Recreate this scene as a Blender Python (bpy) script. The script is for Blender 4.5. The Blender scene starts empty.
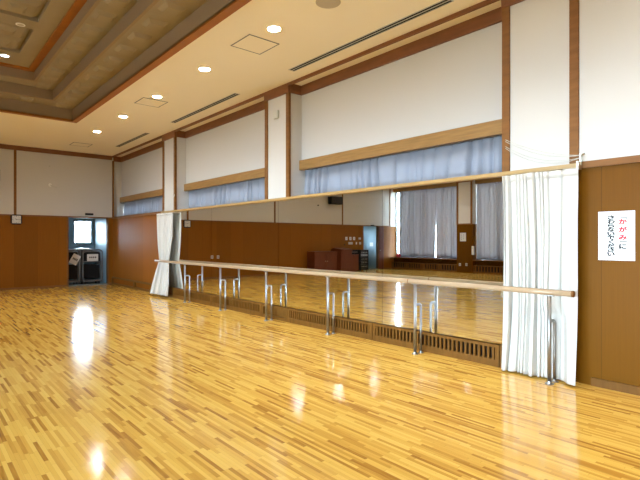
import bpy, bmesh, math, random
from mathutils import Vector
random.seed(7)
PI = math.pi
sc = bpy.context.scene
COL = sc.collection

# ------------------------------------------------------------------ helpers
class MB:
    """collects quads, boxes, tubes and lathes; build() links them as ONE mesh object"""
    def __init__(s):
        s.v = []; s.f = []; s.mi = []; s.sm = []
    def face(s, pts, mi=0, smooth=False):
        n = len(s.v); s.v += [tuple(p) for p in pts]
        s.f.append(tuple(range(n, n + len(pts)))); s.mi.append(mi); s.sm.append(smooth)
    def box(s, x0, y0, z0, x1, y1, z1, mi=0, bev=0.0):
        if x0 > x1: x0, x1 = x1, x0
        if y0 > y1: y0, y1 = y1, y0
        if z0 > z1: z0, z1 = z1, z0
        if bev > 0:
            bm = bmesh.new()
            r = bmesh.ops.create_cube(bm, size=1)
            for v in bm.verts:
                v.co = Vector(((x0+x1)/2 + v.co.x*(x1-x0), (y0+y1)/2 + v.co.y*(y1-y0), (z0+z1)/2 + v.co.z*(z1-z0)))
            bmesh.ops.bevel(bm, geom=bm.edges[:], offset=bev, segments=2, affect='EDGES')
            n = len(s.v)
            bm.verts.ensure_lookup_table()
            s.v += [tuple(v.co) for v in bm.verts]
            for f in bm.faces:
                s.f.append(tuple(n + v.index for v in f.verts)); s.mi.append(mi); s.sm.append(False)
            bm.free(); return
        n = len(s.v)
        s.v += [(x0,y0,z0),(x1,y0,z0),(x1,y1,z0),(x0,y1,z0),(x0,y0,z1),(x1,y0,z1),(x1,y1,z1),(x0,y1,z1)]
        for q in ((0,3,2,1),(4,5,6,7),(0,1,5,4),(1,2,6,5),(2,3,7,6),(3,0,4,7)):
            s.f.append(tuple(n+i for i in q)); s.mi.append(mi); s.sm.append(False)
    def tube(s, pts, r, n=12, mi=0, closed=False):
        pts = [Vector(p) for p in pts]; m = len(pts)
        rings = []
        up = None
        for i, p in enumerate(pts):
            if closed: d = (pts[(i+1) % m] - pts[i-1])
            else: d = pts[min(i+1, m-1)] - pts[max(i-1, 0)]
            d.normalize()
            if up is None:
                a = Vector((0,0,1)) if abs(d.z) < .9 else Vector((1,0,0))
                up = (a - d*a.dot(d)).normalized()
            else:
                up = (up - d*up.dot(d)).normalized()
            w = d.cross(up)
            k = len(s.v)
            s.v += [tuple(p + up*(r*math.cos(2*PI*j/n)) + w*(r*math.sin(2*PI*j/n))) for j in range(n)]
            rings.append(k)
        rng = range(m) if closed else range(m-1)
        for i in rng:
            a, b = rings[i], rings[(i+1) % m]
            for j in range(n):
                s.f.append((a+j, a+(j+1)%n, b+(j+1)%n, b+j)); s.mi.append(mi); s.sm.append(True)
        if not closed:
            s.f.append(tuple(rings[0]+j for j in reversed(range(n)))); s.mi.append(mi); s.sm.append(False)
            s.f.append(tuple(rings[-1]+j for j in range(n))); s.mi.append(mi); s.sm.append(False)
    def lathe(s, c, prof, n=24, mi=0, axis='z'):
        """prof: (radius, height) list"""
        ring = []
        for r, h in prof:
            k = len(s.v); ring.append(k)
            for j in range(n):
                a, b = r*math.cos(2*PI*j/n), r*math.sin(2*PI*j/n)
                if axis == 'z': s.v.append((c[0]+a, c[1]+b, c[2]+h))
                elif axis == 'x': s.v.append((c[0]+h, c[1]+a, c[2]+b))
                else: s.v.append((c[0]+a, c[1]+h, c[2]+b))
        for i in range(len(ring)-1):
            for j in range(n):
                s.f.append((ring[i]+j, ring[i]+(j+1)%n, ring[i+1]+(j+1)%n, ring[i+1]+j)); s.mi.append(mi); s.sm.append(False)
        s.f.append(tuple(ring[0]+j for j in range(n))); s.mi.append(mi); s.sm.append(False)
        s.f.append(tuple(ring[-1]+j for j in range(n))); s.mi.append(mi); s.sm.append(False)
    def build(s, name, mats, parent=None, origin=None):
        if not isinstance(mats, (list, tuple)): mats = [mats]
        if parent is not None:
            org = Vector((0,0,0)); p = parent
            while p is not None: org += Vector(p.location); p = p.parent
        elif origin == 'base':
            xs, ys, zs = zip(*s.v); org = Vector(((min(xs)+max(xs))/2, (min(ys)+max(ys))/2, min(zs)))
        elif origin is not None: org = Vector(origin)
        else: org = Vector((0,0,0))
        me = bpy.data.meshes.new(name)
        me.from_pydata([tuple(Vector(v)-org) for v in s.v], [], s.f)
        for m in mats: me.materials.append(m)
        for p, mi, sm in zip(me.polygons, s.mi, s.sm):
            p.material_index = mi; p.use_smooth = sm
        bm = bmesh.new(); bm.from_mesh(me)
        bmesh.ops.recalc_face_normals(bm, faces=bm.faces[:]); bm.to_mesh(me); bm.free()
        o = bpy.data.objects.new(name, me); COL.objects.link(o)
        if parent is not None: o.parent = parent
        else: o.location = org
        return o

def struct(o):
    o['kind'] = 'structure'; return o
def tag(o, label, cat, group=None):
    o['label'] = label; o['category'] = cat
    if group: o['group'] = group
    return o
def thing(name, label, cat, loc, group=None):
    o = bpy.data.objects.new(name, None); COL.objects.link(o); o.location = loc
    o.empty_display_size = .1
    return tag(o, label, cat, group)
def dup(root, loc, label, group=None):
    r = root.copy(); COL.objects.link(r); r.location = loc; r['label'] = label
    if group: r['group'] = group
    for ch in list(root.children):
        c = ch.copy(); COL.objects.link(c); c.parent = r
        for g in list(ch.children):
            d = g.copy(); COL.objects.link(d); d.parent = c
    return r

# ------------------------------------------------------------------ materials
def s2l(c):
    return tuple(((x/255)/12.92 if x/255 <= .04045 else ((x/255+.055)/1.055)**2.4) for x in c)
class NT:
    def __init__(s, name):
        s.m = bpy.data.materials.new(name); s.m.use_nodes = True
        s.t = s.m.node_tree; s.N = s.t.nodes; s.L = s.t.links
        s.b = s.N['Principled BSDF']; s.out = s.N['Material Output']
    def n(s, typ, **kw):
        o = s.N.new(typ)
        for k, v in kw.items(): setattr(o, k, v)
        return o
    def link(s, a, b): s.L.new(a, b)
    def math(s, op, a, b=None):
        o = s.N.new('ShaderNodeMath'); o.operation = op
        for i, x in enumerate((a, b)):
            if x is None: continue
            if isinstance(x, (int, float)): o.inputs[i].default_value = x
            else: s.L.new(x, o.inputs[i])
        return o.outputs[0]

def mat(name, col, rough=.5, spec=.5, metal=0., var=.0, scale=(8,8,8), bump=0., bscale=60., emit=0.):
    t = NT(name)
    t.b.inputs['Base Color'].default_value = (*col, 1)
    t.b.inputs['Roughness'].default_value = rough
    t.b.inputs['Specular IOR Level'].default_value = spec
    t.b.inputs['Metallic'].default_value = metal
    if emit:
        t.b.inputs['Emission Color'].default_value = (*col, 1); t.b.inputs['Emission Strength'].default_value = emit
    tc = t.n('ShaderNodeTexCoord')
    if var > 0:
        mp = t.n('ShaderNodeMapping'); mp.inputs['Scale'].default_value = scale
        t.link(tc.outputs['Object'], mp.inputs['Vector'])
        nz = t.n('ShaderNodeTexNoise'); nz.inputs['Scale'].default_value = 1; nz.inputs['Detail'].default_value = 5
        t.link(mp.outputs[0], nz.inputs['Vector'])
        rp = t.n('ShaderNodeValToRGB')
        rp.color_ramp.elements[0].position = .3; rp.color_ramp.elements[1].position = .7
        rp.color_ramp.elements[0].color = (*[c*(1-var) for c in col], 1)
        rp.color_ramp.elements[1].color = (*[min(1, c*(1+var)) for c in col], 1)
        t.link(nz.outputs['Fac'], rp.inputs[0]); t.link(rp.outputs[0], t.b.inputs['Base Color'])
    if bump > 0:
        nb = t.n('ShaderNodeTexNoise'); nb.inputs['Scale'].default_value = bscale; nb.inputs['Detail'].default_value = 3
        t.link(tc.outputs['Object'], nb.inputs['Vector'])
        bp = t.n('ShaderNodeBump'); bp.inputs['Strength'].default_value = bump; bp.inputs['Distance'].default_value = .004
        t.link(nb.outputs['Fac'], bp.inputs['Height']); t.link(bp.outputs[0], t.b.inputs['Normal'])
    return t.m

def wood_panel(name, col, axis, board=.62, rough=.42):
    """vertical-grain veneer boards with thin joints; axis = 'X' or 'Y' runs along the wall"""
    t = NT(name)
    tc = t.n('ShaderNodeTexCoord'); sp = t.n('ShaderNodeSeparateXYZ'); t.link(tc.outputs['Object'], sp.inputs[0])
    a = sp.outputs[axis]
    u = t.math('DIVIDE', a, board)
    idx = t.math('FLOOR', u); fr = t.math('FRACT', u)
    wn = t.n('ShaderNodeTexWhiteNoise', noise_dimensions='1D'); t.link(idx, wn.inputs['W'])
    mp = t.n('ShaderNodeMapping'); mp.inputs['Scale'].default_value = (60, 60, 1.6)
    t.link(tc.outputs['Object'], mp.inputs['Vector'])
    nz = t.n('ShaderNodeTexNoise'); nz.inputs['Scale'].default_value = 1; nz.inputs['Detail'].default_value = 4
    t.link(mp.outputs[0], nz.inputs['Vector'])
    f = t.math('ADD', t.math('MULTIPLY', nz.outputs['Fac'], .6), t.math('MULTIPLY', wn.outputs['Value'], .4))
    rp = t.n('ShaderNodeValToRGB')
    rp.color_ramp.elements[0].position = .2; rp.color_ramp.elements[1].position = .8
    rp.color_ramp.elements[0].color = (*[c*.86 for c in col], 1); rp.color_ramp.elements[1].color = (*[c*1.14 for c in col], 1)
    t.link(f, rp.inputs[0])
    j = t.math('LESS_THAN', fr, .006)
    mx = t.n('ShaderNodeMix', data_type='RGBA'); t.link(j, mx.inputs[0]); t.link(rp.outputs[0], mx.inputs[6])
    mx.inputs[7].default_value = (*[c*.45 for c in col], 1)
    t.link(mx.outputs[2], t.b.inputs['Base Color'])
    t.b.inputs['Roughness'].default_value = rough; t.b.inputs['Specular IOR Level'].default_value = .06
    return t.m

def floor_mat():
    t = NT('floor_parquet')
    tc = t.n('ShaderNodeTexCoord'); sp = t.n('ShaderNodeSeparateXYZ'); t.link(tc.outputs['Object'], sp.inputs[0])
    x, y = sp.outputs['X'], sp.outputs['Y']
    W, L = .028, .40
    u = t.math('DIVIDE', x, W); ci = t.math('FLOOR', u); fu = t.math('FRACT', u)
    w1 = t.n('ShaderNodeTexWhiteNoise', noise_dimensions='1D'); t.link(ci, w1.inputs['W'])
    v = t.math('ADD', t.math('DIVIDE', y, L), t.math('MULTIPLY', w1.outputs['Value'], 17.3))
    ri = t.math('FLOOR', v); fv = t.math('FRACT', v)
    cb = t.n('ShaderNodeCombineXYZ'); t.link(ci, cb.inputs[0]); t.link(ri, cb.inputs[1])
    w2 = t.n('ShaderNodeTexWhiteNoise', noise_dimensions='2D'); t.link(cb.outputs[0], w2.inputs['Vector'])
    # grain
    mp = t.n('ShaderNodeMapping'); mp.inputs['Scale'].default_value = (70, 3.2, 1)
    t.link(tc.outputs['Object'], mp.inputs['Vector'])
    nz = t.n('ShaderNodeTexNoise'); nz.inputs['Scale'].default_value = 1; nz.inputs['Detail'].default_value = 4
    t.link(mp.outputs[0], nz.inputs['Vector'])
    f = t.math('ADD', t.math('MULTIPLY', w2.outputs['Value'], .80), t.math('MULTIPLY', nz.outputs['Fac'], .28))
    rp = t.n('ShaderNodeValToRGB'); cr = rp.color_ramp
    cr.elements[0].position = 0; cr.elements[0].color = (.86, .575, .14, 1)
    cr.elements[1].position = 1; cr.elements[1].color = (.24, .09, .017, 1)
    for p, c in ((.36, (.80, .505, .105)), (.64, (.71, .415, .08)), (.81, (.59, .32, .055)), (.925, (.42, .20, .033))):
        e = cr.elements.new(p); e.color = (*c, 1)
    t.link(f, rp.inputs[0])
    # joints
    j = t.math('MAXIMUM', t.math('LESS_THAN', fu, .035), t.math('LESS_THAN', fv, .006))
    mx = t.n('ShaderNodeMix', data_type='RGBA'); t.link(t.math('MULTIPLY', j, .35), mx.inputs[0])
    t.link(rp.outputs[0], mx.inputs[6]); mx.inputs[7].default_value = (.16, .07, .02, 1)
    # worn court line (stain in the varnish) at x = 3.45
    ln = t.math('LESS_THAN', t.math('ABSOLUTE', t.math('SUBTRACT', x, 3.46)), .032)
    lim = t.math('MULTIPLY', ln, t.math('LESS_THAN', y, 7.4))
    m2 = t.n('ShaderNodeMix', data_type='RGBA'); t.link(t.math('MULTIPLY', lim, .6), m2.inputs[0])
    t.link(mx.outputs[2], m2.inputs[6]); m2.inputs[7].default_value = (.50, .24, .035, 1)
    t.link(m2.outputs[2], t.b.inputs['Base Color'])
    t.b.inputs['Roughness'].default_value = .125
    t.b.inputs['Specular IOR Level'].default_value = .5
    nb = t.n('ShaderNodeTexNoise'); nb.inputs['Scale'].default_value = 5; nb.inputs['Detail'].default_value = 2
    t.link(tc.outputs['Object'], nb.inputs['Vector'])
    bp = t.n('ShaderNodeBump'); bp.inputs['Strength'].default_value = .05; bp.inputs['Distance'].default_value = .01
    t.link(t.math('ADD', nb.outputs['Fac'], t.math('MULTIPLY', w2.outputs['Value'], .12)), bp.inputs['Height'])
    t.link(bp.outputs[0], t.b.inputs['Normal'])
    return t.m

def cloth(name, col, trans, var=.05, back=None):
    t = NT(name)
    t.N.remove(t.b)
    d = t.n('ShaderNodeBsdfDiffuse'); tr = t.n('ShaderNodeBsdfTranslucent'); mx = t.n('ShaderNodeMixShader')
    tc = t.n('ShaderNodeTexCoord'); nz = t.n('ShaderNodeTexNoise'); nz.inputs['Scale'].default_value = 180
    t.link(tc.outputs['Object'], nz.inputs['Vector'])
    rp = t.n('ShaderNodeValToRGB')
    rp.color_ramp.elements[0].color = (*[c*(1-var) for c in col], 1); rp.color_ramp.elements[1].color = (*[min(1, c*(1+var)) for c in col], 1)
    t.link(nz.outputs['Fac'], rp.inputs[0])
    t.link(rp.outputs[0], d.inputs[0]); t.link(rp.outputs[0], tr.inputs[0]) if back is None else setattr(tr.inputs[0], 'default_value', (*back, 1))
    mx.inputs[0].default_value = trans
    t.link(d.outputs[0], mx.inputs[1]); t.link(tr.outputs[0], mx.inputs[2]); t.link(mx.outputs[0], t.out.inputs[0])
    return t.m

def glass_mat(name, col):
    t = NT(name); t.N.remove(t.b)
    tr = t.n('ShaderNodeBsdfTransparent'); tr.inputs[0].default_value = (*col, 1)
    g = t.n('ShaderNodeBsdfGlossy'); g.inputs['Roughness'].default_value = .02
    fr = t.n('ShaderNodeFresnel'); fr.inputs[0].default_value = 1.45
    mx = t.n('ShaderNodeMixShader')
    t.link(fr.outputs[0], mx.inputs[0]); t.link(tr.outputs[0], mx.inputs[1]); t.link(g.outputs[0], mx.inputs[2]); t.link(mx.outputs[0], t.out.inputs[0])
    return t.m

def mirror_mat():
    t = NT('mirror_silver'); t.N.remove(t.b)
    g = t.n('ShaderNodeBsdfGlossy'); g.inputs['Roughness'].default_value = .0; g.inputs[0].default_value = (.86, .875, .85, 1)
    t.link(g.outputs[0], t.out.inputs[0]); return t.m

M = dict(
    cream=mat('wall_cream', (.575, .56, .53), .85, .2, bump=.25, bscale=120),
    ceil=mat('ceiling_cream', (.92, .85, .70), .9, .15, bump=.35, bscale=90),
    coffer=mat('coffer_tan', (.31, .25, .17), .85, .2, var=.06, scale=(1.6,1.6,1.6), bump=.2, bscale=90),
    amber=mat('amber_wood_trim', (.33, .115, .018), .5, .3, var=.1, scale=(3,3,20)),
    riser=mat('coffer_riser_brown', (.29, .205, .125), .85, .2),
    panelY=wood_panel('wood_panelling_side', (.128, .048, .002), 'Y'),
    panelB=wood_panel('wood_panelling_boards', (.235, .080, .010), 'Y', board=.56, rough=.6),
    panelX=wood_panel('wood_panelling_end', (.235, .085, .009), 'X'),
    trim=mat('trim_dark_wood', (.20, .088, .026), .5, .15, var=.12, scale=(3,3,20)),
    cornice=mat('cornice_red_wood', (.20, .075, .026), .45, .4, var=.12, scale=(3,3,20)),
    oak=mat('oak_box', (.30, .165, .05), .42, .4, var=.18, scale=(30,2.5,30)),
    rail=mat('barre_oak', (.37, .255, .15), .28, .5, var=.14, scale=(40,1.5,40)),
    ledge=mat('ledge_oak', (.40, .25, .09), .3, .5, var=.12, scale=(30,1.5,30)),
    steel=mat('brushed_steel', (.30, .29, .275), .42, .5, 1.0),
    brass=mat('satin_metal', (.66, .60, .48), .3, .5, 1.0),
    dark=mat('slot_black', (.012, .010, .009), .8, .2),
    grille=mat('grille_wood', (.15, .064, .011), .5, .12, var=.15, scale=(20,20,3)),
    black=mat('black_plastic', (.012, .012, .013), .45, .4),
    blackc=mat('black_vinyl', (.01, .01, .011), .65, .15, bump=.2, bscale=200),
    grey=mat('grey_metal', (.22, .22, .225), .45, .5, .6),
    lgrey=mat('light_grey_plastic', (.55, .55, .50), .5, .4),
    white=mat('white_plastic', (.8, .8, .77), .4, .4),
    paper=mat('white_paper', (.66, .66, .64), .7, .2),
    inkr=mat('red_ink', (.62, .015, .03), .6, .2),
    inkk=mat('black_ink', (.012, .012, .014), .6, .2),
    mahog=mat('mahogany_veneer', (.13, .034, .012), .35, .35, var=.2, scale=(25,25,2)),
    blue=mat('alcove_blue_paint', (.24, .36, .44), .55, .3),
    vinyl=mat('grey_green_vinyl', (.13, .16, .16), .5, .4),
    frame=mat('aluminium_frame', (.12, .125, .13), .4, .5, .5),
    trimring=mat('lamp_ring_white', (.75, .72, .66), .5, .3),
    speaker=mat('speaker_cover', (.50, .44, .35), .8, .2),
    red=mat('red_vinyl', (.42, .02, .03), .4, .4),
    bluevinyl=mat('blue_vinyl', (.10, .17, .55), .35, .5),
    curtainw=cloth('white_curtain_cloth', (.66, .635, .585), .12),
    curtainb=cloth('grey_blue_curtain_cloth', (.31, .325, .365), .22, back=(.48, .50, .55)),
    drape=cloth('grey_drape_cloth', (.46, .455, .48), .25),
    glass=glass_mat('window_glass', (.93, .96, .96)),
    frost=None, mirror=mirror_mat(), floor=floor_mat(),
    lamp=mat('lamp_lens', (1., .97, .93), .4, .3, emit=32.),
    lampdim=mat('lamp_lens_dim', (.85, .92, 1.), .3, .5, emit=1.6),
)

# ------------------------------------------------------------------ dimensions (metres; camera foot at the origin)
XR, XL, YF, YB, ZC = 5.40, -9.29, 17.40, -5.40, 4.45      # right, left, far, back walls, flat ceiling
REC = .30                                                  # depth of the bays between the pilasters
RAIL = 2.30
PIL = [(2.12, 2.90), (7.19, 7.95), (12.22, 13.02)]        # right-hand pilasters (y from, to)
BAYS = [(2.90, 7.19), (7.95, 12.22), (13.02, YF)]
LPIL = [(-3.0, -2.2), (2.1, 2.9), (7.2, 8.0), (12.38, 13.22)]
LBAYS = [(YB, -3.0), (-2.2, 2.1), (2.9, 7.2), (8.0, 12.38), (13.22, YF)]

# ------------------------------------------------------------------ floor
b = MB(); b.box(XL-.6, YB-.2, -.12, XR+.7, YF+.02, 0); struct(b.build('floor', M['floor']))

# ------------------------------------------------------------------ ceiling: flat border, stepped coffer, embossed squares
CX0, CX1, CY0, CY1 = -6.94, 3.04, -1.0, 12.84
b = MB()
TH = .08
def ring(b, o, i, z0, z1, mi):
    (ox0, oy0, ox1, oy1), (ix0, iy0, ix1, iy1) = o, i
    b.box(ox0, oy0, z0, ix0, oy1, z1, mi); b.box(ix1, oy0, z0, ox1, oy1, z1, mi)
    b.box(ix0, oy0, z0, ix1, iy0, z1, mi); b.box(ix0, iy1, z0, ix1, oy1, z1, mi)
outer = (XL-.6, YB-.2, XR+.7, YF+.2)
r0 = (CX0, CY0, CX1, CY1)
def inset(r, d): return (r[0]+d, r[1]+d, r[2]-d, r[3]-d)
r1 = inset(r0, .54); r2 = inset(r1, .45)
ZT1, ZT2, ZT3 = 4.72, 4.95, 5.17
ring(b, outer, inset(r0, -.05), ZC, ZC+TH, 0)
ring(b, inset(r0, -.05), r0, ZC, ZT1, 2)
ring(b, inset(r0, -.05), inset(r1, -.05), ZT1, ZT1+TH, 1)
ring(b, inset(r1, -.05), r1, ZT1, ZT2, 2)
ring(b, inset(r1, -.05), inset(r2, -.05), ZT2, ZT2+TH, 1)
ring(b, inset(r2, -.05), r2, ZT2, ZT3, 2)
def pad(b, x0, y0, x1, y1, z, h, ins, mi):
    o = [(x0,y0,z),(x1,y0,z),(x1,y1,z),(x0,y1,z)]
    i = [(x0+ins,y0+ins,z-h),(x1-ins,y0+ins,z-h),(x1-ins,y1-ins,z-h),(x0+ins,y1-ins,z-h)]
    b.face(i, mi)
    for k in range(4): b.face([o[k], o[(k+1)%4], i[(k+1)%4], i[k]], mi)
# sunken wells with four embossed squares each, over the inner field
GW, WD = 1.38, .085
gxs, gys = [], []
g_ = r2[2]-.40
while g_-GW > r2[0]+.3: gxs.append((g_-GW, g_)); g_ -= 1.75
g_ = 10.95
while g_-GW > r2[1]+.2: gys.append((g_-GW, g_)); g_ -= 1.75
b.box(r2[0]-.05, r2[1]-.05, ZT3+WD, r2[2]+.05, r2[3]+.05, ZT3+WD+.05, 1)
ex = r2[2]+.05
for x0, x1 in gxs: b.box(x1, r2[1]-.05, ZT3, ex, r2[3]+.05, ZT3+WD, 1); ex = x0
b.box(r2[0]-.05, r2[1]-.05, ZT3, ex, r2[3]+.05, ZT3+WD, 1)
for x0, x1 in gxs:
    ey = r2[3]+.05
    for y0, y1 in gys: b.box(x0, y1, ZT3, x1, ey, ZT3+WD, 1); ey = y0
    b.box(x0, r2[1]-.05, ZT3, x1, ey, ZT3+WD, 1)
    for y0, y1 in gys:
        for ax in (0, 1):
            for ay in (0, 1):
                X0 = x0+.02+ax*.68; Y0 = y0+.02+ay*.68
                pad(b, X0, Y0, X0+.66, Y0+.66, ZT3+WD, .075, .10, 1)
                pad(b, X0+.20, Y0+.20, X0+.46, Y0+.46, ZT3+WD-.075, .035, .05, 1)
# soft square motif on both treads
for (ra, rb, z) in ((r0, r1, ZT1), (r1, r2, ZT2)):
    wid = rb[0]-ra[0]; s_ = .30; m_ = (wid-s_)/2
    yy = ra[3]-m_-s_
    while yy > ra[1]+.1:
        for xx in (ra[0]+m_, ra[2]-m_-s_): pad(b, xx, yy, xx+s_, yy+s_, z, .05, .05, 1)
        yy -= .62
    xx = ra[0]+m_+.62
    while xx+s_ < ra[2]-.5:
        for yy in (ra[1]+m_, ra[3]-m_-s_): pad(b, xx, yy, xx+s_, yy+s_, z, .05, .05, 1)
        xx += .62
struct(b.build('ceiling', [M['ceil'], M['coffer'], M['riser']]))
b = MB(); ring(b, inset(r0, -.12), r0, ZC-.03, ZC+.02, 0); struct(b.build('trim_1', M['amber']))
b = MB(); ring(b, r2, inset(r2, .12), ZT3-.035, ZT3, 0); struct(b.build('trim_2', M['amber']))

# ------------------------------------------------------------------ right wall (0 cream, 1 wood panelling)
b = MB()
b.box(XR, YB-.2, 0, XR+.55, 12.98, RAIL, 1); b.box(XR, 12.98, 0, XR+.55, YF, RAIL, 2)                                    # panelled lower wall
b.box(XR, YB-.2, RAIL, XR+.55, PIL[0][1], ZC, 0)                            # flush plaster nearest the viewer
for y0, y1 in PIL[1:]: b.box(XR, y0, RAIL, XR+.55, y1, ZC, 0)
for y0, y1 in BAYS:
    b.box(XR+REC, y0, 2.86, XR+.55, y1, ZC, 0)                              # plaster above the curtain box
    b.box(XR+.455, y0, RAIL, XR+.55, y1, 2.39, 0)                            # below the glass
    b.box(XR+.455, y0, 2.72, XR+.55, y1, 2.86, 0)                            # above the glass
struct(b.build('wall_right', [M['cream'], M['panelY'], M['panelB']]))

# upright wood strips, cornice bands, rails
n_trim = [3]
def trim(b, m):
    o = struct(b.build('trim_%d' % n_trim[0], m)); n_trim[0] += 1; return o
for i, (y0, y1) in enumerate(PIL):
    for ya in (y0-.045, y1-.055):
        if i: ya = y0-.02 if ya < y0 else y1-.075
        b = MB(); b.box(XR-.022, ya, RAIL, XR+.03, ya+.095, ZC-.17, 0, .004); trim(b, M['trim'])
b = MB(); b.box(XR-.02, YF-.07, RAIL, XR+.03, YF, ZC-.17); trim(b, M['trim'])
for y0, y1 in [(YB, PIL[0][1]+.04)] + [(p-.02, q+.02) for p, q in PIL[1:]]:
    b = MB(); b.box(XR-.035, y0, ZC-.175, XR+.02, y1, ZC); trim(b, M['cornice'])
for y0, y1 in BAYS:
    b = MB(); b.box(XR-.035, y0+.02, ZC-.05, XR+.01, y1-.0, ZC); trim(b, M['cornice'])      # slim strip on the ceiling edge
    b = MB(); b.box(XR+REC-.035, y0, ZC-.175, XR+REC, y1, ZC)
    b.box(XR+.02, y1-.03, ZC-.175, XR+REC-.035, y1, ZC)
    trim(b, M['cornice'])
b = MB(); b.box(XR-.03, YB, RAIL-.035, XR+.0, PIL[0][0]+.02, RAIL+.035, 0, .004); trim(b, M['trim'])
b = MB(); b.box(XR-.035, 12.95, RAIL-.03, XR+.455, YF, RAIL+.03); trim(b, M['trim'])
# sills of the high windows
for y0, y1 in BAYS[:2]:
    b = MB(); b.box(XR-.01, y0, RAIL-.01, XR+.455, y1, RAIL+.015); trim(b, M['trim'])
b = MB(); b.box(XR-.025, YB, 0, XR, 1.95, .075); b.box(XR-.03, YB, .075, XR, 1.95, .085); struct(b.build('baseboard_right', M['grille']))

# high windows in the right wall
win_n = [1]
def window_yz(x, y0, y1, z0, z1, bars, fw=.045, depth=.05, gm=None):
    f = MB()
    f.box(x-depth/2, y0, z0, x+depth/2, y0+fw, z1); f.box(x-depth/2, y1-fw, z0, x+depth/2, y1, z1)
    f.box(x-depth/2, y0+fw, z0, x+depth/2, y1-fw, z0+fw); f.box(x-depth/2, y0+fw, z1-fw, x+depth/2, y1-fw, z1)
    for t in bars:
        yy = y0+(y1-y0)*t; f.box(x-depth/2, yy-fw/2, z0+fw, x+depth/2, yy+fw/2, z1-fw)
    w = struct(f.build('window_%d' % win_n[0], M['frame'])); win_n[0] += 1
    p = MB(); p.box(x-.003, y0+.01, z0+.01, x+.003, y1-.01, z1-.01); p.build('pane', gm or M['glass'], w)
    return w
for y0, y1 in BAYS: window_yz(XR+.485, y0, y1, 2.39, 2.72, (.25, .5, .75), fw=.025)

# ------------------------------------------------------------------ far wall with two alcoves
AX0, AX1 = 4.0, 5.22           # visible alcove opening
BX0, BX1 = -8.28, -7.18        # second alcove, seen in the mirror
b = MB()
xs = [XL-.6, BX0, BX1, AX0, AX1, XR+.7]
for a, c, opening in ((xs[0], xs[1], 0), (xs[1], xs[2], 1), (xs[2], xs[3], 0), (xs[3], xs[4], 1), (xs[4], xs[5], 0)):
    if not opening: b.box(a, YF, 0, c, YF+.12, 2.29, 1)
    b.box(a, YF, 2.29, c, YF+.12, ZC, 0)
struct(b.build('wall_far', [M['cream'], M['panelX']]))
def far_strip(x, z0=2.32, z1=ZC-.14):
    b = MB(); b.box(x-.035, YF-.022, z0, x+.035, YF, z1); trim(b, M['trim'])
far_strip(2.5); far_strip(-5.7); far_strip(-1.6); far_strip(-9.25)
b = MB(); b.box(XL, YF-.05, ZC-.14, XR-.035, YF, ZC); trim(b, M['cornice'])
b = MB(); b.box(XL, YF-.022, 2.275, XR-.02, YF, 2.32); trim(b, M['trim'])
b = MB(); b.box(XL, YF-.015, 0, BX0, YF, .06); b.box(BX1, YF-.015, 0, AX0, YF, .06); b.box(AX1, YF-.015, 0, XR, YF, .06); struct(b.build('baseboard_far', M['trim']))
# jambs
for xa, xb in ((AX0-.045, AX0), (AX1, AX1+.05), (BX0-.05, BX0), (BX1, BX1+.045)):
    b = MB(); b.box(xa, YF-.02, 0, xb, YF+.12, 2.29); trim(b, M['trim'])
for xa, xb in ((3.2, 5.4), (-8.4, -6.1)):
    b = MB(); b.box(xa, YF+.02, -.12, xb, YF+1.7, 0); struct(b.build('floor', M['vinyl']))
for xa, xb in ((AX0, AX1), (BX0, BX1)):
    b = MB(); b.box(xa, YF, 0, xb, YF+.12, .045, 0, .004); trim(b, M['vinyl'])
# alcove shells
def alcove(x0, x1, yb, wx0, wx1, wz0, wz1, o0, o1):
    b = MB()
    b.box(x0-.1, YF+.12, 0, x0, yb, 2.32); b.box(x1, YF+.12, 0, x1+.1, yb, 2.32)
    b.box(x0-.1, YF+.12, 2.32, x1+.1, yb+.1, 2.42)
    b.box(x0-.1, yb, 0, wx0, yb+.1, 2.32); b.box(wx1, yb, 0, x1+.1, yb+.1, 2.32)
    b.box(wx0, yb, 0, wx1, yb+.1, wz0); b.box(wx0, yb, wz1, wx1, yb+.1, 2.32)
    struct(b.build('wall_alcove', M['blue']))
    f = MB(); fw = .04; y = yb+.03
    f.box(wx0, y, wz0, wx0+fw, y+.05, wz1); f.box(wx1-fw, y, wz0, wx1, y+.05, wz1)
    f.box(wx0+fw, y, wz0, wx1-fw, y+.05, wz0+fw); f.box(wx0+fw, y, wz1-fw, wx1-fw, y+.05, wz1)
    f.box(wx0+fw+.04, y, wz0+fw, wx0+fw+.075, y+.05, wz1-fw)
    w = struct(f.build('window_%d' % win_n[0], M['frame'])); win_n[0] += 1
    p = MB(); p.box(wx0+.01, y+.02, wz0+.01, wx1-.01, y+.026, wz1-.01); p.build('pane', M['glass'], w)
alcove(3.3, AX1, 18.9, 4.52, 5.14, 1.41, 2.25, AX0, AX1)
alcove(BX0, -6.2, 18.9, -8.0, -7.2, 1.2, 2.25, BX0, BX1)

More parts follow.
